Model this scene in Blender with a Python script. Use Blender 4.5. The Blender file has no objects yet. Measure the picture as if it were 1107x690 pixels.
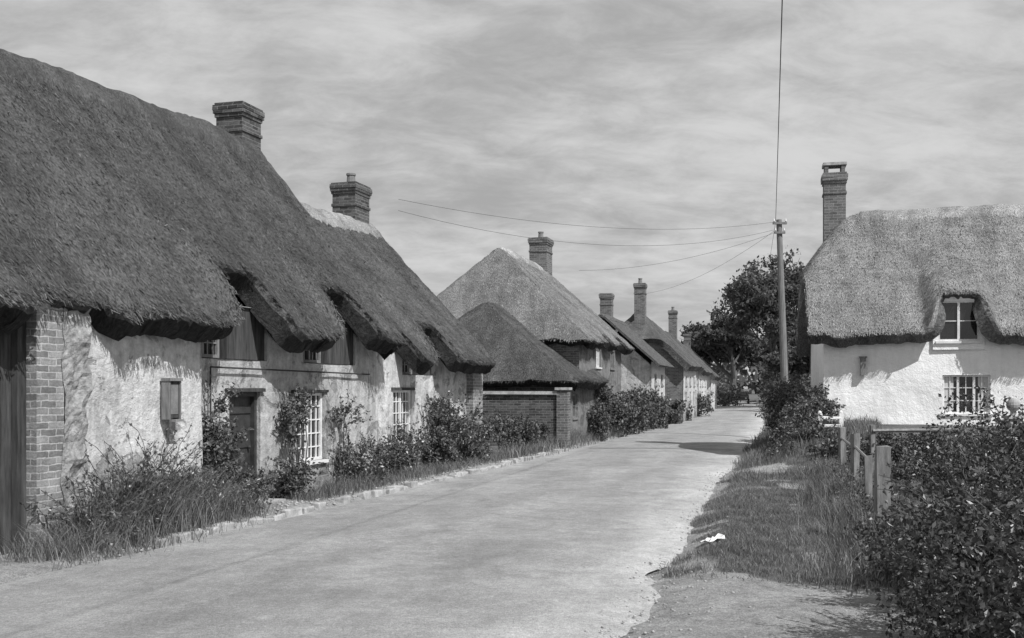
import bpy, math, random
import numpy as np
from mathutils import Vector, Matrix
random.seed(7); RNG=np.random.default_rng(7)
scene=bpy.context.scene
# ---------------------------------------------------------------- noise
_T=np.random.default_rng(3).random((256,256))
def vn(x,y,seed=0):
    x=np.asarray(x,float)+seed*17.31; y=np.asarray(y,float)+seed*9.77
    xi=np.floor(x).astype(int); yi=np.floor(y).astype(int); fx=x-xi; fy=y-yi
    fx=fx*fx*(3-2*fx); fy=fy*fy*(3-2*fy)
    a=_T[xi%256,yi%256]; b=_T[(xi+1)%256,yi%256]; c=_T[xi%256,(yi+1)%256]; d=_T[(xi+1)%256,(yi+1)%256]
    return (a*(1-fx)+b*fx)*(1-fy)+(c*(1-fx)+d*fx)*fy
def fbm(x,y,seed=0,o=4):
    s=0;a=.5
    for k in range(o):
        s=s+a*vn(np.asarray(x)*2**k,np.asarray(y)*2**k,seed+k); a*=.5
    return s/(1-.5**o)-.5
def sst(a,b,x):
    t=np.clip((np.asarray(x,float)-a)/(b-a),0,1); return t*t*(3-2*t)
# ---------------------------------------------------------------- materials
def g(v): return (v,v,v,1)
class NM:
    def __init__(s,name,rough=.9,spec=.3):
        s.m=bpy.data.materials.new(name); s.m.use_nodes=True; s.n=s.m.node_tree.nodes; s.l=s.m.node_tree.links
        s.b=s.n['Principled BSDF']; s.b.inputs['Roughness'].default_value=rough
        s.b.inputs['Specular IOR Level'].default_value=spec
        s.tc=s.n.new('ShaderNodeTexCoord')
    def map(s,coord,scale):
        mp=s.n.new('ShaderNodeMapping'); mp.inputs['Scale'].default_value=scale
        s.l.new(s.tc.outputs[coord],mp.inputs[0]); return mp.outputs[0]
    def noise(s,vec,scale,detail=6,rough=.6,dist=0):
        n=s.n.new('ShaderNodeTexNoise'); n.inputs['Scale'].default_value=scale; n.inputs['Detail'].default_value=detail
        n.inputs['Roughness'].default_value=rough; n.inputs['Distortion'].default_value=dist
        s.l.new(vec,n.inputs['Vector']); return n.outputs['Fac']
    def ramp(s,fac,stops):
        r=s.n.new('ShaderNodeValToRGB'); e=r.color_ramp.elements
        e[0].position=stops[0][0]; e[0].color=g(stops[0][1]); e[1].position=stops[-1][0]; e[1].color=g(stops[-1][1])
        for p,v in stops[1:-1]:
            q=e.new(p); q.color=g(v)
        s.l.new(fac,r.inputs[0]); return r.outputs[0]
    def mix(s,a,b,fac,mode='MIX'):
        m=s.n.new('ShaderNodeMix'); m.data_type='RGBA'; m.blend_type=mode
        for sock,v in ((m.inputs[0],fac),(m.inputs[6],a),(m.inputs[7],b)):
            if isinstance(v,(int,float)): sock.default_value = v if sock==m.inputs[0] else g(v)
            else: s.l.new(v,sock)
        return m.outputs[2]
    def math(s,op,a,b=0):
        m=s.n.new('ShaderNodeMath'); m.operation=op
        for i,v in enumerate((a,b)):
            if isinstance(v,(int,float)): m.inputs[i].default_value=v
            else: s.l.new(v,m.inputs[i])
        return m.outputs[0]
    def bump(s,h,strength=.5,dist=.02):
        b=s.n.new('ShaderNodeBump'); b.inputs['Strength'].default_value=strength; b.inputs['Distance'].default_value=dist
        s.l.new(h,b.inputs['Height']); s.l.new(b.outputs[0],s.b.inputs['Normal'])
    def bricktex(s,a,b,mortar):
        uv=s.map('UV',(1,1,1))
        t=s.n.new('ShaderNodeTexBrick'); t.inputs['Scale'].default_value=1
        t.inputs['Brick Width'].default_value=.23; t.inputs['Row Height'].default_value=.078; t.inputs['Mortar Size'].default_value=.009
        t.inputs['Color1'].default_value=g(a); t.inputs['Color2'].default_value=g(b); t.inputs['Mortar'].default_value=g(mortar)
        t.inputs['Mortar Smooth'].default_value=.3
        d=s.n.new('ShaderNodeMix'); d.data_type='VECTOR'
        nz=s.n.new('ShaderNodeTexNoise'); nz.inputs['Scale'].default_value=7; s.l.new(uv,nz.inputs['Vector'])
        d.inputs[0].default_value=.035; s.l.new(uv,d.inputs[4]); s.l.new(nz.outputs['Color'],d.inputs[5])
        s.l.new(d.outputs[1],t.inputs['Vector']); return t
    def col(s,c):
        if isinstance(c,(int,float)): s.b.inputs['Base Color'].default_value=g(c)
        else: s.l.new(c,s.b.inputs['Base Color'])
        return s.m
def m_thatch(name,lo,hi,patch=.5):
    k=NM(name,.85,.2)
    straw=k.noise(k.map('UV',(60,18,1)),1,5,.78)
    straw2=k.noise(k.map('UV',(24,14,1)),1,4,.7)
    big=k.noise(k.map('UV',(.7,.4,1)),1,6,.68,.8)
    moss=k.noise(k.map('UV',(1.6,.9,1)),1,7,.72,.5)
    drip=k.noise(k.map('UV',(2.6,.3,1)),1,5,.6)
    course=k.noise(k.map('UV',(.5,5,1)),1,3,.5,.3)
    c=k.ramp(straw,[(.3,lo*.35),(.5,(lo+hi)/2),(.7,hi*1.3)])
    c=k.mix(c,k.ramp(straw2,[(.3,.35),(.7,1.45)]),.75,'MULTIPLY')
    c=k.mix(c,k.ramp(big,[(.3,.5),(.7,1.4)]),patch,'MULTIPLY')
    c=k.mix(c,k.ramp(moss,[(.36,.55),(.5,1),(.68,1.2)]),.75,'MULTIPLY')
    c=k.mix(c,k.ramp(drip,[(.3,.65),(.7,1.25)]),.65,'MULTIPLY')
    c=k.mix(c,k.ramp(course,[(.35,.8),(.65,1.15)]),.6,'MULTIPLY')
    h=k.math('ADD',straw,k.math('MULTIPLY',straw2,1.2))
    k.bump(h,1,.035)
    return k.col(c)
def m_simple(name,lo,hi,scale=4,coord='Object',rough=.9,bump=.3,bs=40,bd=.01,stretch=(1,1,1),spec=.3):
    k=NM(name,rough,spec); v=k.map(coord,stretch)
    a=k.noise(v,scale,7,.65); b=k.noise(v,bs,5,.7)
    c=k.ramp(a,[(.32,lo),(.68,hi)]); c=k.mix(c,k.ramp(b,[(.3,.8),(.7,1.2)]),.7,'MULTIPLY')
    k.bump(b,bump,bd); return k.col(c)
def m_brick(name,a,b,mortar,grime=.6):
    k=NM(name,.9,.2); uv=k.map('UV',(1,1,1)); t=k.bricktex(a,b,mortar)
    c=k.mix(t.outputs['Color'],k.ramp(k.noise(uv,3,6,.7),[(.3,.45),(.7,1.3)]),grime,'MULTIPLY')
    c=k.mix(c,k.ramp(k.noise(uv,30,4,.7),[(.3,.65),(.7,1.3)]),.75,'MULTIPLY')
    k.bump(k.math('SUBTRACT',k.noise(uv,50,3),k.math('MULTIPLY',t.outputs['Fac'],1.2)),.6,.012)
    return k.col(c)
def m_plaster(name,base,stain=.5,fine=1.0,patches=True,brick=False):
    k=NM(name,.92,.2); o=k.map('Object',(1,1,1))
    big=k.noise(o,.9,7,.65,.4); mid=k.noise(o,5,6,.7); drip=k.noise(k.map('Object',(5,5,.6)),1.2,5,.6)
    c=k.ramp(big,[(.3,base*(1-stain*.7)),(.5,base),(.75,base*1.12)])
    c=k.mix(c,k.ramp(mid,[(.3,1-stain*.5),(.6,1.05)]),.8,'MULTIPLY')
    c=k.mix(c,k.ramp(drip,[(.35,1-stain*.6),(.6,1.05)]),.7,'MULTIPLY')
    sep=k.n.new('ShaderNodeSeparateXYZ'); k.l.new(o,sep.inputs[0])
    low=k.ramp(k.math('ADD',sep.outputs[2],k.math('MULTIPLY',mid,.7)),[(.35,1-stain),(1.25,1)])
    c=k.mix(c,low,.9,'MULTIPLY')
    h=k.math('ADD',k.noise(o,25,5,.7),k.math('MULTIPLY',mid,3))
    if patches:
        pn=k.noise(o,1.7,7,.72,.8)
        pm=k.ramp(pn,[(.56,0),(.59,1)]); c=k.mix(c,k.mix(c,.6,1,'MULTIPLY'),pm)
        h=k.math('SUBTRACT',h,k.math('MULTIPLY',pm,1.0))
        pl=k.ramp(k.noise(o,2.6,6,.7,.5),[(.3,1),(.36,0)]); c=k.mix(c,k.mix(c,1.3,1,'MULTIPLY'),pl)
        c=k.mix(c,k.ramp(k.noise(o,12,6,.8),[(.35,.72),(.6,1.08)]),.8,'MULTIPLY')
    if brick:
        t=k.bricktex(.12,.24,.33)
        bn=k.math('ADD',k.noise(o,1.15,7,.7,.3),k.math('MULTIPLY',k.math('SUBTRACT',.9,sep.outputs[2]),.10))
        bm=k.ramp(bn,[(.605,0),(.615,1)]); bc=k.mix(t.outputs['Color'],k.ramp(mid,[(.3,.6),(.7,1.2)]),.8,'MULTIPLY')
        c=k.mix(c,bc,bm); h=k.math('SUBTRACT',h,k.math('MULTIPLY',bm,k.math('ADD',1.5,t.outputs['Fac'])))
    k.bump(h,.7*fine,.022)
    return k.col(c)
def m_leaf(name,lo,hi,rough=.5,spec=.4,trans=.25):
    k=NM(name,rough,spec); gm=k.n.new('ShaderNodeNewGeometry')
    c=k.ramp(gm.outputs['Random Per Island'],[(0,lo),(.75,(lo+hi)/2),(1,hi)])
    c=k.mix(c,k.ramp(k.noise(k.map('Object',(1,1,1)),1.5,3),[(.35,.7),(.65,1.25)]),.8,'MULTIPLY')
    k.col(c)
    tr=k.n.new('ShaderNodeBsdfTranslucent'); k.l.new(c,tr.inputs[0]); ms=k.n.new('ShaderNodeMixShader'); ms.inputs[0].default_value=trans
    out=k.n['Material Output']; k.l.new(k.b.outputs[0],ms.inputs[1]); k.l.new(tr.outputs[0],ms.inputs[2]); k.l.new(ms.outputs[0],out.inputs[0])
    return k.m
TH_DARK=m_thatch('thatch_old',.06,.165,.7); TH_MID=m_thatch('thatch_weathered',.066,.17,.7); TH_LIGHT=m_thatch('thatch_new',.16,.40,.6)
TH_H3=m_thatch('thatch_grey',.13,.33,.6); TH_CAP=m_thatch('thatch_ridge',.25,.5,.6); TH_EDGE_SHADE=m_thatch('thatch_cut_edge_shade',.018,.05,.6); TH_EDGE2=m_thatch('thatch_cut_edge',.09,.22,.6)  # old cut edge: darker straw plus shade painted in for the eave hollows
ST_DARK=m_leaf('straw_old',.04,.2,.8,.2,.1); ST_LIGHT=m_leaf('straw_new',.15,.46,.8,.2,.1)
BRICK=m_brick('brick_weathered',.10,.2,.28); BRICK2=m_brick('brick_pier',.16,.33,.42,.8); BRICKD=m_brick('brick_sooty',.05,.14,.2)
PLAST=m_plaster('plaster_stained',.64,.52,brick=True); PLAST2=m_plaster('plaster_grey',.5,.55,brick=True); WHITE=m_plaster('limewash_white',.84,.10,.7,False); WHITE2=m_plaster('plaster_pale',.68,.3); PLAST_SHADE=m_plaster('plaster_shaded',.24,.5)  # barn and cottage street walls: shade painted into the darkest plaster colour
WOODD=m_simple('dark_boards',.025,.09,3,stretch=(6,6,.6),bs=20,bump=.4); WOOD=m_simple('weathered_wood',.12,.28,3,stretch=(5,5,.8),bs=20,bump=.5)
WPAINT=m_simple('white_paint',.6,.8,6,rough=.5,bump=.1); GPAINT=m_simple('grey_paint',.14,.24,6,rough=.6,bump=.1); DPAINT=m_simple('dark_paint',.03,.06,6,rough=.4,bump=.1)
GLASS=m_simple('window_glass',.015,.03,2,rough=.06,bump=.02,spec=.8); CURT=m_simple('curtain_cloth',.4,.6,3,stretch=(12,12,.5),bump=.2)
STONE=m_simple('stone',.22,.46,5,bump=.6,bs=30); CLAY=m_simple('clay_pot',.15,.25,6); TILE=m_brick('roof_tiles',.09,.15,.04,.7); RUBBLE=m_simple('exposed_cob',.14,.44,9,bump=1,bs=22,bd=.03)
LEAF=m_leaf('shrub_leaf',.045,.23); LEAFH=m_leaf('hedge_leaf',.028,.15,.4,.5); TREEL=m_leaf('tree_leaf',.07,.2,.6,.3,.45); FLOWER=m_leaf('blossom',.45,.8,.7,.2,.3)
GRASS=m_leaf('grass_blade',.11,.36,.6,.3,.35); WEED=m_leaf('weed_blade',.08,.38,.6,.3,.3); BARK=m_simple('bark',.06,.14,6,stretch=(3,3,.6),bump=.7,bs=20,bd=.03)
POLEM=m_simple('creosoted_pole',.12,.24,4,stretch=(6,6,.5),bs=15); WIREM=m_simple('wire',.05,.09,3); IRON=m_simple('iron',.03,.06,8)
# ---------------------------------------------------------------- mesh helpers
def boxuv(me):
    uv=me.uv_layers.new(name='UVMap')
    co=np.empty(len(me.vertices)*3); me.vertices.foreach_get('co',co); co=co.reshape(-1,3)
    for p in me.polygons:
        n=p.normal; ax=max(range(3),key=lambda i:abs(n[i]))
        for li in p.loop_indices:
            c=co[me.loops[li].vertex_index]
            uv.data[li].uv = (c[1],c[2]) if ax==0 else ((c[0],c[2]) if ax==1 else (c[0],c[1]))
def addobj(name,me,parent=None,loc=None):
    o=bpy.data.objects.new(name,me); scene.collection.objects.link(o)
    if parent: o.parent=parent
    if loc: o.location=loc
    return o
class MB:
    def __init__(s): s.v=[];s.f=[];s.mi=[];s.mats=[]
    def _m(s,mat):
        if mat not in s.mats: s.mats.append(mat)
        return s.mats.index(mat)
    def poly(s,pts,mat):
        b=len(s.v); s.v+=[tuple(p) for p in pts]; s.f.append(tuple(range(b,b+len(pts)))); s.mi.append(s._m(mat))
    def box(s,x0,x1,y0,y1,z0,z1,mat,M=None,j=0):
        c=[(x0,y0,z0),(x1,y0,z0),(x1,y1,z0),(x0,y1,z0),(x0,y0,z1),(x1,y0,z1),(x1,y1,z1),(x0,y1,z1)]
        if j: c=[(a+random.uniform(-j,j),b+random.uniform(-j,j),d+random.uniform(-j,j)) for a,b,d in c]
        if M: c=[tuple(M@Vector(p)) for p in c]
        b=len(s.v); s.v+=c; m=s._m(mat)
        for f in ((0,3,2,1),(4,5,6,7),(0,1,5,4),(1,2,6,5),(2,3,7,6),(3,0,4,7)):
            s.f.append(tuple(b+i for i in f)); s.mi.append(m)
    def tube(s,p0,p1,r0,r1,mat,n=7,cap=True):
        p0=Vector(p0);p1=Vector(p1);d=(p1-p0)
        if d.length<1e-6:return
        d.normalize(); a=d.orthogonal().normalized(); b=d.cross(a); k=len(s.v); m=s._m(mat)
        for p,r in ((p0,r0),(p1,r1)):
            for i in range(n):
                t=2*math.pi*i/n; s.v.append(tuple(p+a*(r*math.cos(t))+b*(r*math.sin(t))))
        for i in range(n):
            j=(i+1)%n; s.f.append((k+i,k+j,k+n+j,k+n+i)); s.mi.append(m)
        if cap:
            s.f.append(tuple(k+n+i for i in range(n))); s.mi.append(m); s.f.append(tuple(k+i for i in reversed(range(n)))); s.mi.append(m)
    def ball(s,c,r,mat,sz=1,n=12):
        k=len(s.v); m=s._m(mat)
        for i in range(n//2+1):
            ph=math.pi*i/(n//2)
            for j in range(n):
                th=2*math.pi*j/n; s.v.append((c[0]+r*math.sin(ph)*math.cos(th),c[1]+r*math.sin(ph)*math.sin(th),c[2]+r*sz*math.cos(ph)))
        for i in range(n//2):
            for j in range(n):
                s.f.append((k+i*n+j,k+(i+1)*n+j,k+(i+1)*n+(j+1)%n,k+i*n+(j+1)%n)); s.mi.append(m)
    def build(s,name,parent=None,smooth=False,bevel=0):
        me=bpy.data.meshes.new(name); me.from_pydata(s.v,[],s.f)
        for m in s.mats: me.materials.append(m)
        me.polygons.foreach_set('material_index',s.mi)
        me.update(); boxuv(me)
        if smooth: me.polygons.foreach_set('use_smooth',[True]*len(me.polygons))
        o=addobj(name,me,parent)
        if bevel:
            b=o.modifiers.new('bevel','BEVEL'); b.width=bevel; b.segments=2; b.limit_method='ANGLE'
        return o
def npmesh(name,verts,faces,mats,parent=None,uv=None,smooth=False,mi=None):
    faces=np.asarray(faces,dtype=np.int32); verts=np.asarray(verts,dtype=np.float32); k=faces.shape[1]; n=len(faces)
    me=bpy.data.meshes.new(name); me.vertices.add(len(verts)); me.vertices.foreach_set('co',verts.ravel())
    me.loops.add(n*k); me.loops.foreach_set('vertex_index',faces.ravel()); me.polygons.add(n)
    me.polygons.foreach_set('loop_start',np.arange(0,n*k,k,dtype=np.int32))
    for m in mats: me.materials.append(m)
    if mi is not None: me.polygons.foreach_set('material_index',np.asarray(mi,dtype=np.int32))
    if uv is not None:
        u=me.uv_layers.new(name='UVMap'); u.data.foreach_set('uv',np.asarray(uv,dtype=np.float32)[faces.ravel()].ravel())
    me.polygons.foreach_set('use_smooth',np.full(n,smooth))
    me.update(calc_edges=True); me.validate()
    return addobj(name,me,parent)
def empty(name,loc,ang=0):
    o=bpy.data.objects.new(name,None); scene.collection.objects.link(o); o.location=loc; o.rotation_euler=(0,0,ang); o.empty_display_size=.3; return o
def unit(a): return a/np.maximum(np.linalg.norm(a,axis=1,keepdims=True),1e-9)
def leafmesh(name,P,L,W,mats,parent=None,rng=RNG,mi=None):
    n=len(P); a=unit(rng.normal(size=(n,3))); r=rng.normal(size=(n,3)); b=unit(np.cross(a,r))
    nrm=np.cross(a,b)
    l=(L*rng.uniform(.6,1.3,n))[:,None]; w=(W*rng.uniform(.6,1.3,n))[:,None]
    V=np.stack([P-a*l,P+b*w-nrm*w*.25,P+a*l,P-b*w-nrm*w*.25],1).reshape(-1,3)
    F=np.arange(n*4).reshape(-1,4)
    return npmesh(name,V,F,mats,parent,mi=mi)
def blademesh(name,P,H,W,lean,mats,parent=None,rng=RNG):
    n=len(P); th=rng.uniform(0,6.283,n); dx=np.stack([np.cos(th),np.sin(th),np.zeros(n)],1)
    ph=rng.uniform(0,6.283,n); ld=np.stack([np.cos(ph),np.sin(ph),np.zeros(n)],1)
    h=(np.broadcast_to(H,(n,))*rng.uniform(.5,1.3,n))[:,None]; w=(W*rng.uniform(.6,1.3,n))[:,None]; ln=h*lean*rng.uniform(.2,1.2,n)[:,None]
    z=np.array([[0,0,1.]])
    V=np.stack([P-dx*w,P+dx*w,P+dx*w*.7+z*h*.6+ld*ln*.35,P-dx*w*.7+z*h*.6+ld*ln*.35,P+z*h+ld*ln],1).reshape(-1,3)
    b=np.arange(n)[:,None]*5
    F=np.concatenate([b+[0,1,2],b+[0,2,3],b+[3,2,4]],0)
    return npmesh(name,V,F,mats,parent)
def blob_points(ells,n,rng=RNG,clump=2.2,thr=.42,shell=.45):
    out=[]; vol=np.array([e[3]*e[4]*e[5] for e in ells])**.72; vol/=vol.sum()
    for e,f in zip(ells,vol):
        m=int(n*f*2.2); d=unit(rng.normal(size=(m,3))); r=rng.random(m)**shell
        lump=1+.5*(vn(d[:,0]*2.3+e[0],d[:,1]*2.3+d[:,2]*2.9+e[1])-.5)*2+.25*(vn(d[:,0]*6+e[0],d[:,1]*6+d[:,2]*6+e[1],3)-.5)*2
        p=d*(r*lump)[:,None]*np.array(e[3:6])+np.array(e[:3])
        k=vn(p[:,0]*clump+p[:,2]*clump*.7,p[:,1]*clump+p[:,2]*clump*.9,5)+rng.normal(0,.08,m)
        p=p[k>thr]; out.append(p[:int(n*f)])
    return np.concatenate(out)
# ---------------------------------------------------------------- terrain / road
YL=[-40,9.86,22.7,31.2,52.2,78,104,125,160,250]; XLp=[-21,-4.96,-.8,1.75,7.9,14.7,21.3,26.3,29,18]
YR=[-40,11,19,27.9,46.4,83.6,104,125,160,250]; XRp=[-11.2,1.67,3.75,6.3,11.4,20.8,25.6,30.3,33.5,22.5]
def XL(y): return np.interp(y,YL,XLp)
def XR(y): return np.interp(y,YR,XRp)
def hgt(x,y):
    x=np.asarray(x,float); y=np.asarray(y,float); dR=x-XR(y); dL=XL(y)-x
    far=1-sst(60,90,y)*.6
    bank=.78*sst(.5,2.3,dR)*sst(20.5,25,y)*far + .35*sst(3,5,dR)*(1-sst(18,24,y)) + (.06+.10*sst(10,11.5,y))*sst(0,.6,dR)
    left=.07*sst(0,.3,dL)
    inside=(dR<0)&(dL<0)
    z=bank+left+.11*(fbm(x*.8,y*.8,2))*sst(.1,1,np.maximum(dR,dL))
    z=np.where(inside,-.05,z)
    return np.where((np.abs(x)>300)|(y>400),0,z)
def grassy(x,y):
    dR=x-XR(y)+.5*fbm(x*1.5,y*1.5,9)*2
    front=sst(9.4,10.2,y+fbm(x*1.2,y*1.2,4)*1.6+ (3.2-x)*-.15)
    gap=1-sst(20.6,21.2,y+fbm(x,y,6))*(1-sst(22.2,23.0,y+fbm(x,y,8)))*(1-sst(1.0,1.7,dR))
    far=sst(2.6,3.3,dR)
    rg=np.maximum(sst(-.05,.25,dR)*front*gap,far*sst(-2,.5,dR))
    rg=rg*(1-.7*sst(.64,.74,vn(x*1.3,y*1.3,21)*.6+vn(x*3.1,y*3.1,22)*.4)*(1-sst(1.8,2.6,dR)))
    dl=XL(y)-x
    return np.where(dl>0,sst(.9,1.6,dl+fbm(x*2,y*2,3)),rg)
def axis(a,b,step,ext):
    c=list(np.arange(a,b,step)); d=step
    lo=[];v=a
    while v>-ext: d*=1.25; v-=d; lo.append(v)
    d=step;v=c[-1];hi=[]
    while v<ext: d*=1.25; v+=d; hi.append(v)
    return np.array(lo[::-1]+c+hi)
gx=axis(-12,26,.2,3500); gy=axis(2,60,.22,3500)
GX,GY=np.meshgrid(gx,gy,indexing='ij'); GZ=hgt(GX,GY); V=np.stack([GX,GY,GZ],-1).reshape(-1,3)
nx,ny=len(gx),len(gy); I=np.arange(nx*ny).reshape(nx,ny)
F=np.stack([I[:-1,:-1],I[1:,:-1],I[1:,1:],I[:-1,1:]],-1).reshape(-1,4)
k=NM('ground_soil_grass',.95,.1); o=k.map('Object',(1,1,1))
at=k.n.new('ShaderNodeAttribute'); at.attribute_name='grassy'
gr=k.ramp(k.noise(o,1.3,8,.7),[(.3,.07),(.7,.18)]); gr=k.mix(gr,k.ramp(k.noise(o,30,4,.8),[(.3,.5),(.7,1.5)]),.8,'MULTIPLY')
gv=k.ramp(k.noise(o,2,8,.75),[(.3,.22),(.55,.37),(.75,.5)]); gv=k.mix(gv,k.ramp(k.noise(o,60,3,.8),[(.35,.5),(.65,1.35)]),.8,'MULTIPLY')
gv=k.mix(gv,k.ramp(k.noise(o,14,4,.8),[(.35,.7),(.65,1.2)]),.8,'MULTIPLY')
msk=k.ramp(k.math('ADD',at.outputs['Fac'],k.math('MULTIPLY',k.math('SUBTRACT',k.noise(o,7,5,.7),.5),1.1)),[(.4,0),(.6,1)])
k.bump(k.math('ADD',k.noise(o,45,5,.8),k.noise(o,16,4,.8)),.9,.03); GROUND=k.col(k.mix(gv,gr,msk))
go=npmesh('ground',V,F,[GROUND],smooth=True)
a=go.data.attributes.new('grassy','FLOAT','POINT'); a.data.foreach_set('value',grassy(GX,GY).ravel().astype(np.float32))
# road
ry=np.concatenate([np.arange(-20,60,.15),np.arange(60,250,2)]); rv=np.linspace(0,1,25)
RY,RU=np.meshgrid(ry,rv,indexing='ij'); xl=XL(RY)-.12+fbm(RY*.9,RY*0,11)*.25; xr=XR(RY)+.1+fbm(RY*.7,RY*0+5,12,6)*.9
RX=xl+(xr-xl)*RU; RZ=.012+.05*(1-(2*RU-1)**2)+.015*fbm(RX*.6,RY*.6,3)-.035*(RU<.001)-.035*(RU>.999)
V=np.stack([RX,RY,RZ],-1).reshape(-1,3); I=np.arange(RX.size).reshape(RX.shape)
F=np.stack([I[:-1,:-1],I[:-1,1:],I[1:,1:],I[1:,:-1]],-1).reshape(-1,4)
k=NM('road_surface',.85,.25); o=k.map('Object',(1,1,1)); uv=k.map('UV',(1,1,1))
sep=k.n.new('ShaderNodeSeparateXYZ'); k.l.new(uv,sep.inputs[0])
base=k.ramp(k.noise(o,.5,7,.6,.5),[(.3,.25),(.7,.34)])
trk=k.ramp(k.math('ADD',sep.outputs[0],k.math('MULTIPLY',k.math('SUBTRACT',k.noise(k.map('Object',(.6,.6,1)),1,7,.7),.5),.42)),
   [(0,1.35),(.08,1.1),(.16,.98),(.25,1.06),(.42,.92),(.55,1.03),(.7,.95),(.82,1.12),(.91,1.45),(1,1.6)])
c=k.mix(base,trk,.95,'MULTIPLY')
c=k.mix(c,k.ramp(k.noise(k.map('UV',(9,.25,1)),1,5,.7),[(.3,.84),(.7,1.13)]),.8,'MULTIPLY')
c=k.mix(c,k.ramp(k.noise(o,70,3,.85),[(.3,.5),(.68,1.45)]),.85,'MULTIPLY')
c=k.mix(c,k.ramp(k.noise(o,22,5,.85),[(.33,.72),(.67,1.25)]),.85,'MULTIPLY')
c=k.mix(c,k.ramp(k.noise(o,5,6,.8),[(.35,.83),(.65,1.13)]),.8,'MULTIPLY')
c=k.mix(c,k.ramp(k.noise(o,1.6,8,.75,.6),[(.38,.86),(.5,1),(.64,1.12)]),.9,'MULTIPLY')
k.bump(k.math('ADD',k.noise(o,80,4,.8),k.noise(o,25,4,.8)),.8,.016); ROAD=k.col(c)
npmesh('road',V,F,[ROAD],uv=np.stack([RU,RY],-1).reshape(-1,2),smooth=True)
k=NM('dark_strip',.8,.3); o=k.map('Object',(1,1,1)); PATCH=k.col(k.ramp(k.noise(o,8,5,.7),[(.3,.07),(.7,.22)]))  # thin dark strip running across the road
u=np.linspace(.1,.97,40); yy=31.6-u*.9; px=XL(yy)+(XR(yy)-XL(yy))*u; w=.07+.07*fbm(u*20,u*0,3)
pz=.012+.05*(1-(2*u-1)**2)+.02
V=np.concatenate([np.stack([px,yy-w,pz],1),np.stack([px,yy+w,pz],1)]); n=len(u); F=[[i,i+1,n+i+1,n+i] for i in range(n-1)]
npmesh('road_dark_strip',V,F,[PATCH])
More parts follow.
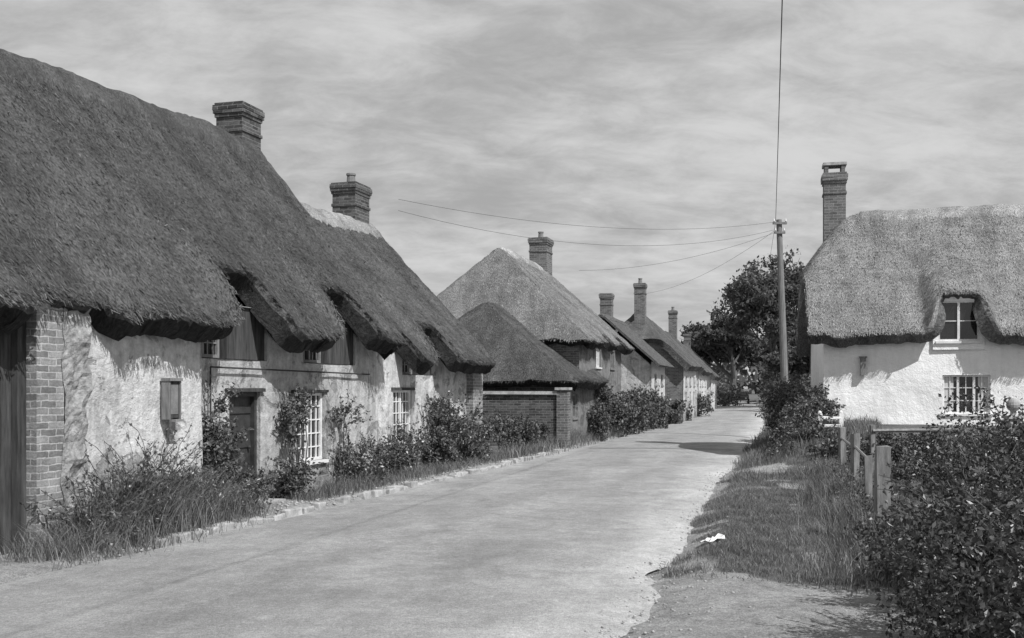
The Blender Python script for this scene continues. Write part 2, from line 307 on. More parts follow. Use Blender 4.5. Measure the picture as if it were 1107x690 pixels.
# ---------------------------------------------------------------- roof
def roof(parent,s0,s1,tf,tb,zf,zr,mat,smat,hip0=None,hip1=None,notch=(),thick=.36,res=.085,seed=1,straw=260,cap=True,capmat=None,k=.10,name='thatched_roof',amp=1,ragged=1,tilt=0,pw=5,edge_mat=None):
    tr=(tf+tb)/2; sl=(zr-zf)/(tr-tf); edge_mat=edge_mat or mat
    def H(S,T):
        pl=[zf+sl*(T-tf),zf+sl*(tb-T)]
        if hip0: pl.append(hip0[0]+hip0[1]*(S-s0))
        if hip1: pl.append(hip1[0]+hip1[1]*(s1-S))
        Z=np.stack(pl); mn=Z.min(0); r=mn-k*np.log(np.exp(-(Z-mn)/k).sum(0))
        lift=0
        for (c,w,cut,lf) in notch:
            lift=lift+lf*np.exp(-(np.abs(S-c)/(w*.62))**(pw-1))*np.exp(-(np.maximum(T-tf,0)/1.4)**2)
        ridge=np.exp(-((T-tr)/1.2)**2)
        return r+lift+tilt*S*np.exp(-((T-tr)/2.)**2)+amp*(.19*fbm(S*.45,T*.45,seed,2)+.08*ridge*fbm(S*.8,S*0,seed+3)+.08*fbm(S*1.8,T*1.2,seed+5,3))
    ns=max(8,int((s1-s0)/res)); nt=max(8,int((tb-tf)/res))
    S,T=np.meshgrid(np.linspace(s0,s1,ns),np.linspace(tf,tb,nt),indexing='ij')
    Tp=T.copy()
    for (c,w,cut,lf) in notch: Tp=Tp+cut*np.exp(-(np.abs(S-c)/(w/2))**pw)*np.exp(-(T-tf)/.85)
    e=amp*ragged*(.16*fbm(S*.9,S*0,seed+8,3)+.09*fbm(S*4,S*0,seed+9,3)); Tp=Tp+e*np.exp(-(T-tf)/.4)
    Sp=S+amp*ragged*(.12*fbm(T*1.2,T*0,seed+10,3))*np.exp(-(S-s0)/.4)
    Z=H(Sp,Tp)
    P=np.stack([Sp,Tp,Z],-1)
    N=np.cross(np.gradient(P,axis=0),np.gradient(P,axis=1)); N/=np.linalg.norm(N,axis=-1,keepdims=True)
    fine=amp*.022*(vn(S*14,T*9,seed)-.5)*2; P=P+N*fine[...,None]
    Q=P-N*thick
    end0=(hip0[0]+hip0[1]*(S-s0)) if hip0 else np.full_like(S,99.)
    end1=(hip1[0]+hip1[1]*(s1-S)) if hip1 else np.full_like(S,99.)
    mainz=np.minimum(zf+sl*(T-tf),zf+sl*(tb-T)); isend=np.minimum(end0,end1)<mainz
    q=math.sqrt(1+sl*sl); U=np.where(isend,T,S); W=np.where(isend,np.where(end0<end1,(S-s0)*1.8,(s1-S)*1.8),np.minimum(T-tf,tb-T)*q)
    uv=np.stack([U,W],-1).reshape(-1,2); I=np.arange(ns*nt).reshape(ns,nt)
    top=np.stack([I[:-1,:-1],I[1:,:-1],I[1:,1:],I[:-1,1:]],-1).reshape(-1,4); n0=ns*nt
    bot=top[:,::-1]+n0
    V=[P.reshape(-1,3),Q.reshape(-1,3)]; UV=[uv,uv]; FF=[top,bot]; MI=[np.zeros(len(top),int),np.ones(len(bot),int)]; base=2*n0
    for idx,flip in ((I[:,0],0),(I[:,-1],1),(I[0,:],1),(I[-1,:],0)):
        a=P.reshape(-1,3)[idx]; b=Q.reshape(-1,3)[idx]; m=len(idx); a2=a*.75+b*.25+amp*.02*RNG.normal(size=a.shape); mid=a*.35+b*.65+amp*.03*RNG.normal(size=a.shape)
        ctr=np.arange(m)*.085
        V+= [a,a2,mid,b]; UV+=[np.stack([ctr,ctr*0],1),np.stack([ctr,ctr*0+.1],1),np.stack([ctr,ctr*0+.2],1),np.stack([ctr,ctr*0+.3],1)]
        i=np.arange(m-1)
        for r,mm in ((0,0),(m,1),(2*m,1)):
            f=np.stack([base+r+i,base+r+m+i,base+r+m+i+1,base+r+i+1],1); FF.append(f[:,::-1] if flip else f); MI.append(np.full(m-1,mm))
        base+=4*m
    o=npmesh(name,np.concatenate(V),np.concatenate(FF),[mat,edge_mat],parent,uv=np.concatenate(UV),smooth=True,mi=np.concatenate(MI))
    if straw:
        A=(s1-s0)*(tr-tf)*q*1.15; n=int(A*straw)
        i=RNG.integers(1,ns-1,n); j=(RNG.random(n)*(nt*.56)).astype(int)
        ne=int((s1-s0)*straw*1.0); i=np.concatenate([i,RNG.integers(0,ns-1,ne)]); j=np.concatenate([j,RNG.integers(0,2,ne)])
        nv=int((tb-tf)*straw*.6); i=np.concatenate([i,RNG.integers(0,3,nv)]); j=np.concatenate([j,(RNG.random(nv)*nt*.98).astype(int)])
        nn=N[i,j]; p=P[i,j]; n=len(p)
        p=p+np.stack([RNG.uniform(-.05,.05,n),RNG.uniform(-.05,.05,n),np.zeros(n)],1)
        p[:,2]=P[i,j][:,2]-(nn[:,0]*(p[:,0]-P[i,j][:,0])+nn[:,1]*(p[:,1]-P[i,j][:,1]))/np.maximum(nn[:,2],.3)
        dn=nn*nn[:,2:3]-np.array([[0,0,1.]]); dn=unit(dn); dn=unit(dn+RNG.normal(0,.25,(n,3))); sd=unit(np.cross(nn,dn))
        L=RNG.uniform(.03,.11,n)[:,None]; w=RNG.uniform(.004,.009,n)[:,None]; up=RNG.uniform(.005,.03,n)[:,None]
        p0=p-dn*L*.5-nn*.004; p1=p+dn*L*.5+nn*up
        VV=np.stack([p0-sd*w,p0+sd*w,p1+sd*w*.6,p1-sd*w*.6],1).reshape(-1,3)
        npmesh('straw',VV,np.arange(n*4).reshape(-1,4),[smat],parent)
    if cap:
        cs0=s0+((zr-hip0[0])/hip0[1]+.3 if hip0 else 0); cs1=s1-((zr-hip1[0])/hip1[1]+.3 if hip1 else 0)
        ns2=int((cs1-cs0)/.08); cw=.42
        S,T=np.meshgrid(np.linspace(cs0,cs1,ns2),np.linspace(tr-cw,tr+cw,17),indexing='ij')
        T=T+np.where(np.abs(T-tr)>cw*.98,np.sign(T-tr)*(.08*vn(S*6,S*0,3)),0)
        edge=(np.abs(T-tr)>=cw*.98)|(S<=cs0+.01)|(S>=cs1-.01)
        Z=H(S,T)+.055+.03*vn(S*9,T*9,2)-np.where(edge,.13,0)
        P2=np.stack([S,T,Z],-1).reshape(-1,3); I=np.arange(len(P2)).reshape(S.shape)
        F2=np.stack([I[:-1,:-1],I[1:,:-1],I[1:,1:],I[:-1,1:]],-1).reshape(-1,4)
        npmesh('ridge_cap',P2,F2,[capmat or mat],parent,uv=np.stack([S,T*1.6],-1).reshape(-1,2),smooth=True)
    return H
# ---------------------------------------------------------------- walls & windows
def wallgrid(parent,name,x0,x1,z0,z1,y,mat,openings=(),depth=.2,amp=.015,res=.14,seed=1):
    def cuts(a,b,extra):
        c=sorted(set([a,b]+[e for e in extra if a<e<b])); out=[]
        for p,q in zip(c[:-1],c[1:]):
            n=max(1,int((q-p)/res)); out+=list(np.linspace(p,q,n,endpoint=False))
        return np.array(out+[b])
    xs=cuts(x0,x1,[e for o in openings for e in o[:2]]); zs=cuts(z0,z1,[e for o in openings for e in o[2:4]])
    X,Z=np.meshgrid(xs,zs,indexing='ij'); Y=y+amp*2*fbm(X*1.3,Z*1.3,seed); V=[tuple(v) for v in np.stack([X,Y,Z],-1).reshape(-1,3)]
    nz=len(zs); b=MB(); b.v=V; m=b._m(mat)
    for i in range(len(xs)-1):
        for j in range(nz-1):
            cx=(xs[i]+xs[i+1])/2; cz=(zs[j]+zs[j+1])/2
            if any(o[0]<cx<o[1] and o[2]<cz<o[3] for o in openings): continue
            b.f.append((i*nz+j,(i+1)*nz+j,(i+1)*nz+j+1,i*nz+j+1)); b.mi.append(m)
    f=y-amp*.2
    for o in openings:
        a,c,d,e=o[:4]; y2=y+depth
        b.poly([(a,f,d),(a,f,e),(a,y2,e),(a,y2,d)],mat); b.poly([(c,f,e),(c,f,d),(c,y2,d),(c,y2,e)],mat)
        b.poly([(a,f,e),(c,f,e),(c,y2,e),(a,y2,e)],mat); b.poly([(a,f,d),(a,y2,d),(c,y2,d),(c,f,d)],mat)
    return b.build(name,parent)
def window(parent,x0,x1,z0,z1,y,nx=4,nz=3,split=1,frame=WPAINT,curt=False,sill=True,bar=.022,rec=.06):
    b=MB(); fw=.05; yf=y+rec
    b.box(x0,x1,yf,yf+.06,z1-fw,z1,frame); b.box(x0,x1,yf,yf+.06,z0,z0+fw,frame)
    b.box(x0,x0+fw,yf,yf+.06,z0+fw,z1-fw,frame); b.box(x1-fw,x1,yf,yf+.06,z0+fw,z1-fw,frame)
    for i in range(1,split):
        c=x0+(x1-x0)*i/split; b.box(c-.03,c+.03,yf-.003,yf+.057,z0+fw,z1-fw,frame)
    for i in range(1,nx):
        c=x0+(x1-x0)*i/nx
        if split>1 and abs((i/nx*split)-round(i/nx*split))<1e-6: continue
        b.box(c-bar/2,c+bar/2,yf+.015,yf+.04,z0+fw,z1-fw,frame)
    for j in range(1,nz):
        c=z0+(z1-z0)*j/nz; b.box(x0+fw,x1-fw,yf+.018,yf+.037,c-bar/2,c+bar/2,frame)
    b.poly([(x0+.02,yf+.043,z0+.02),(x1-.02,yf+.043,z0+.02),(x1-.02,yf+.043,z1-.02),(x0+.02,yf+.043,z1-.02)],GLASS)
    if curt:
        w=(x1-x0)*.2
        for a,c in ((x0+fw,x0+fw+w),(x1-fw-w,x1-fw)): b.poly([(a,yf+.041,z0+fw),(c,yf+.041,z0+fw),(c,yf+.041,z1-fw),(a,yf+.041,z1-fw)],CURT)
    if sill: b.box(x0-.06,x1+.06,y-.05,yf,z0-.06,z0-.003,frame)
    return b.build('window',parent)
def chimney(parent,cx,cy,w,d,z0,z1,pots=1,mat=BRICK,poth=.3):
    b=MB(); x0,x1,y0,y1=cx-w/2,cx+w/2,cy-d/2,cy+d/2
    b.box(x0,x1,y0,y1,z0,z1-.3,mat)
    for i,(e,h) in enumerate(((.025,.075),(.05,.075),(.06,.1),(.03,.05))):
        zz=z1-.3+[0,.075,.15,.25][i]; b.box(x0-e,x1+e,y0-e,y1+e,zz,zz+h,mat,j=.008)
    b.box(x0-.025,x1+.025,y0-.025,y1+.025,z1-.62,z1-.55,mat,j=.004)
    for i in range(pots):
        px=cx+(i-(pots-1)/2)*.38; b.tube((px,cy,z1),(px,cy,z1+poth),.12,.10,CLAY,10); b.tube((px,cy,z1+poth-.05),(px,cy,z1+poth),.125,.125,CLAY,10)
    return b.build('chimney',parent)
def endwall(b,x,y0,y1,z0,ze,za,mat,flip=False):
    pts=[(x,y0,z0),(x,y0,ze),(x,(y0+y1)/2,za),(x,y1,ze),(x,y1,z0)]
    if flip: pts=pts[::-1]
    b.poly(pts,mat)
# ================================================================ LEFT COTTAGES
AF=math.atan2(.955,.296)
c1=empty('thatched_cottage',(-4.2,16.1,0),AF)
roof(c1,-10.5,5.0,-.6,6.5,2.82,6.97,TH_DARK,ST_DARK,notch=((-.3,1.4,.62,.24),(3.0,1.4,.62,.24),(-4.3,1.4,.2,-.1)),seed=2,straw=330,capmat=TH_MID,thick=.42,tilt=.035,pw=8,edge_mat=TH_EDGE_SHADE)
OPS=[(-.4,.5,.03,1.84),(1.62,2.72,.6,1.82),(-1.35,.7,2.35,3.19),(1.95,4.0,2.35,3.19)]
wallgrid(c1,'front_wall',-1.45,4.95,-.1,3.2,.06,PLAST2,OPS,seed=3,amp=.03,depth=.34)
wallgrid(c1,'projecting_wall',-4.0,-1.45,-.1,3.0,-.16,PLAST,[],seed=4,amp=.04)
b=MB(); b.poly([(-1.45,-.16,-.1),(-1.45,.09,-.1),(-1.45,.09,3.0),(-1.45,-.16,3.0)],PLAST)
b.box(-4.85,-4.42,-.34,.0,-.1,2.9,BRICK2)
for (a,c) in ((-1.35,.7),(1.95,4.0)): b.box(a,c,.33,.37,2.35,3.19,WOODD); b.box(a+.95,c,.1,.32,2.36,3.18,WOODD)  # dark boards added as shade filling the eave recesses
b.poly([(-1.5,6,-.1),(4.95,6,-.1),(4.95,6,3.2),(-1.5,6,3.2)][::-1],PLAST2)
endwall(b,-10.2,0,6,-.1,3.1,6.4,PLAST2,True); endwall(b,4.95,.06,6,-.1,3.1,6.4,BRICK)
b.poly([(-10.2,6,-.1),(-1.5,6,-.1),(-1.5,6,3.2),(-10.2,6,3.2)][::-1],PLAST2)
b.build('walls',c1)
nx_,nz_=10,60; X,Z=np.meshgrid(np.linspace(0,1,nx_),np.linspace(-.1,2.9,nz_),indexing='ij')
wd=.44+.26*fbm(Z*1.4,Z*0,5)*2*.6; XX=-4.42-.12*(vn(Z*5,Z*0,3)-.3)*(1-X)+X*wd; YY=-.352+.07*(fbm(XX*5,Z*5,6))*2*np.minimum(1,X*4)+.02*fbm(XX*20,Z*20,8); YY=np.where(X>.99,-.1,YY)
I=np.arange(nx_*nz_).reshape(nx_,nz_); npmesh('crumbling_cob',np.stack([XX,YY,Z],-1).reshape(-1,3),np.stack([I[:-1,:-1],I[1:,:-1],I[1:,1:],I[:-1,1:]],-1).reshape(-1,4),[RUBBLE],c1)
b=MB(); x=-10.1
while x<-5.0:
    b.box(x,x+.148,-.12+random.uniform(-.006,.006),-.07,.05+random.uniform(0,.03),2.75,WOODD); x+=.155
for z in (.5,1.5,2.3): b.box(-10,-4.9,-.07,-.03,z,z+.12,WOODD)
b.box(-10.1,-4.85,-.15,-.02,2.75,2.95,WOODD); b.box(-4.98,-4.85,-.2,-.05,0,2.75,WOODD)
b.build('board_doors',c1)
b=MB(); y=.2
b.box(-.4,-.33,y-.08,y+.05,.03,1.84,DPAINT); b.box(.43,.5,y-.08,y+.05,.03,1.84,DPAINT); b.box(-.33,.43,y-.08,y+.05,1.77,1.84,DPAINT)
for i in range(5): b.box(-.33+i*.152,-.33+i*.152+.148,y,y+.04,.05,1.77,DPAINT)
for z in (.3,.95,1.5): b.box(-.31,.41,y-.02,y,z,z+.09,DPAINT)
b.ball((.34,y-.04,.95),.03,IRON,1,8); b.box(-.5,.6,-.35,.12,-.08,.1,STONE,j=.01); b.build('door',c1)
b=MB(); b.box(-.5,.6,.02,.07,1.845,1.9,WOODD,j=.008); b.box(1.52,2.82,.02,.07,1.825,1.88,WOODD,j=.008); b.build('lintels',c1)
window(c1,1.62,2.72,.6,1.82,.05,6,5,2); window(c1,-1.33,-.45,2.37,3.05,.05,6,3,2,frame=GPAINT,rec=.15,sill=False); window(c1,1.97,2.85,2.37,3.05,.05,6,3,2,frame=GPAINT,rec=.15,sill=False)
b=MB(); b.tube((-1.0,-.01,2.22),(4.5,-.01,2.18),.014,.014,IRON,6); b.tube((-1.0,-.01,2.22),(-1.0,-.01,1.5),.014,.014,IRON,6)
b.build('pipe',c1)
chimney(c1,4.85,3.2,.74,.62,5.6,7.9,0,BRICKD)
wc=empty('wall_notice_box',(0,0,0),0); wc.parent=c1; wc.location=(-2.3,-.2,1.75)
b=MB(); b.box(-.11,.11,-.11,0,-.25,.25,WOODD); b.box(-.14,.14,-.15,.0,.25,.29,WOOD); b.box(-.08,.08,-.117,-.112,-.2,.2,GPAINT)
b.box(-.13,-.11,-.13,.0,-.27,.25,WOOD); b.box(.11,.13,-.13,.0,-.27,.25,WOOD); b.box(-.09,.09,-.2,-.02,-.3,-.27,WOOD); b.build('box_body',wc)
# cottage 2
c2=empty('thatched_cottage',(-4.2,16.1,0),AF)
roof(c2,4.7,10.9,-.62,6.6,2.55,6.3,TH_MID,ST_DARK,notch=((5.35,1.2,.45,.1),(7.35,1.3,.55,.25)),seed=21,straw=260,capmat=TH_CAP,thick=.4,pw=8,edge_mat=TH_EDGE_SHADE)
wallgrid(c2,'front_wall',4.95,10.45,-.1,2.95,.06,PLAST,[(5.8,6.85,.62,1.86),(6.3,8.1,2.2,2.92)],seed=7,amp=.03,depth=.3)
window(c2,5.8,6.85,.62,1.86,.05,6,5,2); window(c2,6.32,7.2,2.22,2.85,.05,4,3,2,frame=GPAINT,rec=.15,sill=False)
b=MB(); b.box(10.45,11.2,-.12,.4,-.1,2.5,BRICK2); b.box(6.3,8.1,.3,.34,2.2,2.92,WOODD); b.box(7.25,8.1,.1,.29,2.21,2.91,WOODD); endwall(b,10.5,.4,6,-.1,2.9,5.8,BRICK); b.poly([(4.95,6,-.1),(10.5,6,-.1),(10.5,6,2.9),(4.95,6,2.9)][::-1],PLAST2)  # boards in the window recess are added dark to serve as its shade
b.box(5.7,6.95,.02,.07,1.865,1.92,WOODD,j=.008); b.build('walls',c2)
chimney(c2,10.2,3.2,.85,.65,5.0,7.25,1,BRICKD)
# ================================================================ HOUSE 3
AG=math.atan2(.96,.28)
c3=empty('thatched_barn',(1.7,33,0),AG)
roof(c3,-.6,5,-.55,6.8,2.15,4.95,TH_DARK,ST_DARK,hip0=(2.15,1.5),seed=31,straw=200,capmat=TH_DARK,res=.1,cap=False,edge_mat=TH_EDGE_SHADE)
wallgrid(c3,'street_wall',0,4.4,-.1,2.5,0,PLAST_SHADE,[(1.2,1.9,.9,1.7)],seed=9); window(c3,1.2,1.9,.9,1.7,0,3,2,frame=GPAINT)
b=MB(); b.poly([(0,0,-.1),(0,0,2.4),(0,6.3,2.4),(0,6.3,-.1)],BRICK); b.poly([(0,6.3,-.1),(4.4,6.3,-.1),(4.4,6.3,2.4),(0,6.3,2.4)][::-1],BRICK); b.build('walls',c3)
c3b=empty('thatched_cottage',(1.7,33,0),AG)
roof(c3b,1.9,10.9,-.45,7.4,3.6,7.2,TH_H3,ST_LIGHT,hip0=(3.6,1.75),hip1=(5.3,1.4),notch=((5.6,1.1,.3,.1),(8.4,1.1,.3,.1)),seed=41,straw=200,capmat=TH_CAP,res=.1,edge_mat=TH_EDGE_SHADE)
wallgrid(c3b,'street_wall',2.3,10.5,-.1,3.8,.02,PLAST_SHADE,[(5.6,6.3,.05,1.9),(7.3,8.4,.8,1.8),(5.2,6.1,2.7,3.4),(8.0,8.9,2.7,3.4)],seed=10)
window(c3b,7.3,8.4,.8,1.8,.02,4,3,2,frame=GPAINT); window(c3b,5.2,6.1,2.7,3.4,.02,4,2,2); window(c3b,8,8.9,2.7,3.4,.02,4,2,2,frame=GPAINT)
b=MB(); b.box(5.6,6.3,.1,.16,.05,1.9,DPAINT); b.poly([(2.3,0.03,-.1),(2.3,0.03,3.7),(2.3,7,3.7),(2.3,7,-.1)],BRICK)
b.poly([(2.3,7,-.1),(10.5,7,-.1),(10.5,7,3.7),(2.3,7,3.7)][::-1],BRICK); endwall(b,10.5,.02,7,-.1,3.7,6.6,BRICK); b.build('walls',c3b)
chimney(c3b,10.0,3.4,1.0,.75,5.5,8.3,1,BRICK)
gw=empty('garden_wall',(1.45,32.0,0),AG)
b=MB(); b.box(-.12,.12,0,5.2,-.1,1.72,BRICKD); b.box(-.2,.2,-.08,5.25,1.72,1.82,STONE,j=.02); b.box(-.2,.2,-.35,.0,-.1,1.85,BRICK); b.box(-.25,.25,-.4,.05,1.85,1.93,STONE); b.build('wall_body',gw)
# ================================================================ far houses
def farhouse(name,loc,ang,L,D,ze,zr,rmat,smat,wmat,chim,seed,hip=None,thick=.35,endmat=None,straw=0,amp=1,fr=GPAINT):
    h=empty(name,(loc[0],loc[1],0),ang)
    roof(h,-.4,L+.4,-.45,D+.45,ze,zr,rmat,smat,hip0=hip,hip1=(ze+1.6,1.3) if hip else None,seed=seed,straw=straw,res=.16,thick=thick,capmat=rmat,name='roof',amp=amp)
    ops=[];x=1.2
    while x<L-1.5: ops+=[(x,x+.95,.8,1.7),(x,x+.9,2.05,2.6)] if ze>2.9 else [(x,x+.95,.8,1.7)]; x+=2.6
    d=[(x-1.2,x-.4,.02,1.8)] if x-.4<L else []
    wallgrid(h,'street_wall',0,L,-.1,ze+.15,0,wmat,ops+d,res=.5,seed=seed)
    for o in ops: window(h,*o[:4],0,4,3,2,frame=fr)
    b=MB()
    for o in d: b.box(o[0],o[1],.1,.15,o[2],o[3],DPAINT)
    zz=ze+ (0 if hip and hip[0]<=ze+.1 else (zr-ze)*.82)
    endwall(b,0.02,.02,D,-.1,ze,zz,endmat or wmat); endwall(b,L-.02,.02,D,-.1,ze,zz,endmat or wmat); b.poly([(0,D,-.1),(L,D,-.1),(L,D,ze),(0,D,ze)][::-1],wmat); b.build('walls',h)
    for (cx,cy,w,zt,p) in chim: chimney(h,cx,cy,w,.6,ze,zt,p,BRICK)
    return h
farhouse('tiled_cottage',(6.5,47.5),math.atan2(.96,.26),5.5,4.6,3.0,5.45,TILE,ST_DARK,PLAST,[(4.6,2.9,.55,6.8,0)],51,thick=.1,amp=.25)
farhouse('thatched_cottage',(9.6,57),math.atan2(.965,.26),9,5.6,3.2,6.3,TH_MID,ST_DARK,PLAST,[(.6,2.5,.7,7.9,1)],61,hip=(4.6,1.3),endmat=BRICK)
farhouse('thatched_cottage',(13.2,72),math.atan2(.965,.25),9,5.4,3.1,6.2,TH_DARK,ST_DARK,WHITE2,[(6.2,2.4,.75,7.9,1)],71,hip=(4.4,1.3))
farhouse('thatched_cottage',(17.2,88),math.atan2(.965,.25),9,5,2.9,5.8,TH_MID,ST_DARK,WHITE2,[(7,2.6,.7,7.0,0)],81,hip=(4.2,1.3))
gw=empty('garden_wall',(5.2,44.3,0),math.atan2(.96,.28))
b=MB(); b.box(0,12,-.12,.12,-.1,1.25,BRICK); b.box(-.05,12.05,-.17,.17,1.25,1.33,STONE,j=.01); b.box(-.1,.3,-.2,.2,-.1,1.5,BRICK2); b.build('wall_body',gw)
# ================================================================ RIGHT WHITE COTTAGE
rc=empty('white_thatched_cottage',(8.27,27,0),math.radians(-13))
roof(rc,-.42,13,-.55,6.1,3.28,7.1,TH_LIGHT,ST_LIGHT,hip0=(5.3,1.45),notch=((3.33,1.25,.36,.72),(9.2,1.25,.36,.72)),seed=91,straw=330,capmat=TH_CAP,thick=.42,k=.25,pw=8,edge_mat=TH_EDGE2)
DW=(3.33,9.2)
wallgrid(rc,'front_wall',0,12.6,.2,3.6,0,WHITE,[(2.95,4.1,1.25,2.25),(6.6,7.5,.75,2.6),(8.6,9.8,1.25,2.25)]+[(c-.5,c+.5,3.12,3.6) for c in DW],seed=12,amp=.03)
for cx in DW:
    wallgrid(rc,'dormer_wall',cx-.62,cx+.62,2.9,4.26,-.045,WHITE,[(cx-.5,cx+.5,3.12,4.16)],seed=13,amp=.002,depth=.15)
    b=MB()
    for sx in (cx-.62,cx+.62): b.poly([(sx,-.045,2.9),(sx,1.2,2.9),(sx,1.2,4.26),(sx,-.045,4.26)],WHITE)
    b.build('dormer_cheeks',rc)
    window(rc,cx-.5,cx+.5,3.12,4.16,-.045,2,2,2,rec=.01)
window(rc,2.95,4.1,1.25,2.25,0,6,3,3,curt=True); window(rc,8.6,9.8,1.25,2.25,0,6,3,3,curt=True)
b=MB(); b.box(6.6,7.5,.08,.14,.75,2.6,DPAINT); endwall(b,0,.0,5.6,.2,3.3,5.9,WHITE); endwall(b,12.6,.0,5.6,.2,3.4,6.3,WHITE); b.poly([(0,5.6,.2),(12.6,5.6,.2),(12.6,5.6,3.4),(0,5.6,3.4)][::-1],WHITE)
b.build('walls',rc)
b=MB(); b.box(.92,1.05,-.14,-.02,2.25,2.7,WOOD); b.box(.89,1.08,-.16,-.02,2.7,2.74,WOOD); b.build('wall_box',rc)
chimney(rc,.5,2.9,.6,.55,4.2,8.15,0,BRICK); b=MB()
for sx in (.22,.68): b.box(sx,sx+.1,2.65,3.15,8.15,8.37,BRICK)
b.box(.17,.83,2.62,3.18,8.37,8.45,STONE); b.build('chimney_hood',rc)
# ================================================================ POLE + WIRES
def tpole(loc,h,lean=0):
    e=empty('telegraph_pole',loc); b=MB(); top=(lean,0,h)
    b.tube((0,0,-.5),top,.15,.10,POLEM,12)
    for z,x0 in ((h-.15,.26),(h-.5,.2)): b.box(lean-x0,lean+x0,-.16,-.08,z-.04,z+.04,POLEM)
    for z,x0 in ((h-.15,.22),(h-.5,.16)):
        for x in (-x0,x0):
            b.tube((lean+x,-.12,z+.04),(lean+x,-.12,z+.1),.012,.012,IRON,6); b.tube((lean+x,-.12,z+.08),(lean+x,-.12,z+.17),.035,.02,WPAINT,8)
    b.tube((.16,0,0.5),(lean+.11,0,h-1.2),.012,.012,IRON,5)
    b.build('pole',e); return e
tpole((10.25,38,.6),7.6,-.28); tpole((-2.5,-10.5,0),8.4)
def wire(name,a,b,sag,r=.012):
    cu=bpy.data.curves.new(name,'CURVE'); cu.dimensions='3D'; cu.bevel_depth=r; sp=cu.splines.new('POLY'); n=24; sp.points.add(n-1)
    for i in range(n):
        t=i/(n-1); p=Vector(a).lerp(Vector(b),t); p.z-=sag*4*t*(1-t); sp.points[i].co=(*p,1)
    cu.materials.append(WIREM); o=bpy.data.objects.new(name,cu); scene.collection.objects.link(o)
wire('overhead_cable',(9.82,37.9,8.15),(-2.5,-10.5,8.3),.35,.009)
wire('overhead_wire',(9.8,37.9,8.1),(-3.0,26.9,6.9),.5,.005); wire('overhead_wire',(9.75,37.9,7.8),(-3.0,26.9,6.6),.75,.005)
wire('overhead_wire',(9.8,37.9,7.7),(2.9,44,7.0),.35,.005); wire('overhead_wire',(9.8,37.9,8.0),(26,110,8),1.2,.006); wire('overhead_wire',(9.75,37.9,7.75),(7.2,58.5,7.3),.5,.005)
# ================================================================ VEGETATION
def FW(s,t,z=0): return (-4.2+.296*s-.955*t, 16.1+.955*s+.296*t, z)
def bush(name,ells,n,L=.04,W=.022,mat=LEAF,flowers=0,stems=True,shoots=0,slen=.45,**kw):
    e=empty(name,(0,0,0)); P=blob_points(ells,n,**kw)
    if shoots:
        ex=[]; b=MB()
        for _ in range(shoots):
            c=random.choice(ells); d=Vector((random.gauss(0,.6),random.gauss(0,.6),random.uniform(.2,1.2))).normalized()
            p=Vector(c[:3])+Vector((d.x*c[3],d.y*c[4],d.z*c[5]))*.75; ln=random.uniform(.4,1.2)*slen*(c[5]+.3); q=p
            for i in range(5):
                d2=(d+Vector((random.gauss(0,.15),random.gauss(0,.15),-.12*i))).normalized(); r=q+d2*ln/5; b.tube(q,r,.005,.004,BARK,4,False)
                for _k in range(4): ex.append(tuple(q.lerp(r,random.random())+Vector((random.gauss(0,L*.7),random.gauss(0,L*.7),random.gauss(0,L*.7)))))
                q=r
        b.build('shoots',e); P=np.concatenate([P,np.array(ex)])
    zg=hgt(P[:,0],P[:,1])+.01; P=P[P[:,2]>zg]
    mi=None; mats=[mat]
    if flowers:
        mats=[mat,FLOWER]; mi=(RNG.random(len(P))<flowers).astype(int)
    leafmesh('foliage',P,L,W,mats,e,mi=mi)
    if stems:
        b=MB()
        for c in ells:
            z0=float(hgt(c[0],c[1]))
            for i in range(5):
                p0=Vector((c[0]+random.uniform(-.15,.15),c[1]+random.uniform(-.15,.15),z0)); p1=Vector((c[0]+random.uniform(-.6,.6)*c[3],c[1]+random.uniform(-.6,.6)*c[4],c[2]+random.uniform(0,.7)*c[5]))
                m=(p0+p1)/2+Vector((random.uniform(-.1,.1),random.uniform(-.1,.1),.1)); r=.012+.01*c[5]
                b.tube(p0,m,r,r*.7,BARK,5,False); b.tube(m,p1,r*.7,r*.3,BARK,5,False)
        b.build('stems',e)
    return e
def E(s,t,z,rs,rt,rz): 
    x,y,_=FW(s,t); return (x,y,z,(rs+rt)/2,(rs+rt)/2,rz)
bush('climbing_rose',[E(-1.1,-.25,.5,.38,.3,.6),E(-1.15,-.12,1.25,.25,.2,.6),E(-.65,-.4,.3,.35,.3,.3),E(-.75,-.15,1.0,.15,.15,.4)],3800,.032,.02,flowers=.02,shoots=60,thr=.52)
bush('climbing_rose',[E(.95,-.3,.35,.35,.3,.4),E(1.15,-.15,1.0,.25,.2,.55),E(1.45,-.12,1.5,.22,.15,.25)],3000,.032,.02,flowers=.02,shoots=60,thr=.52)
bush('rose_bush',[E(3.3,-.35,.4,.5,.35,.45),E(3.15,-.15,1.1,.25,.2,.5),E(4.0,-.3,.45,.35,.3,.4)],3300,.032,.02,flowers=.04,shoots=70,thr=.52)
bush('rose_bush',[E(5.0,-.45,.35,.4,.4,.4),E(5.7,-.35,.5,.32,.3,.55)],3000,.032,.02,flowers=.04,shoots=60,thr=.52)
bush('rose_bush',[E(7.6,-.3,.7,.5,.35,.8),E(8.4,-.35,.6,.5,.4,.7),E(9.4,-.4,.75,.6,.4,.75),E(10.4,-.4,.5,.5,.4,.55),E(8.0,-.2,1.2,.3,.3,.5)],9500,.038,.024,flowers=.015,shoots=120,thr=.5)
bush('shrub',[(-.3,28.6,.5,.5,.5,.6),(.3,30.4,.45,.5,.5,.5),(.8,31.6,.35,.35,.4,.4)],4500,.045,.03,shoots=50)
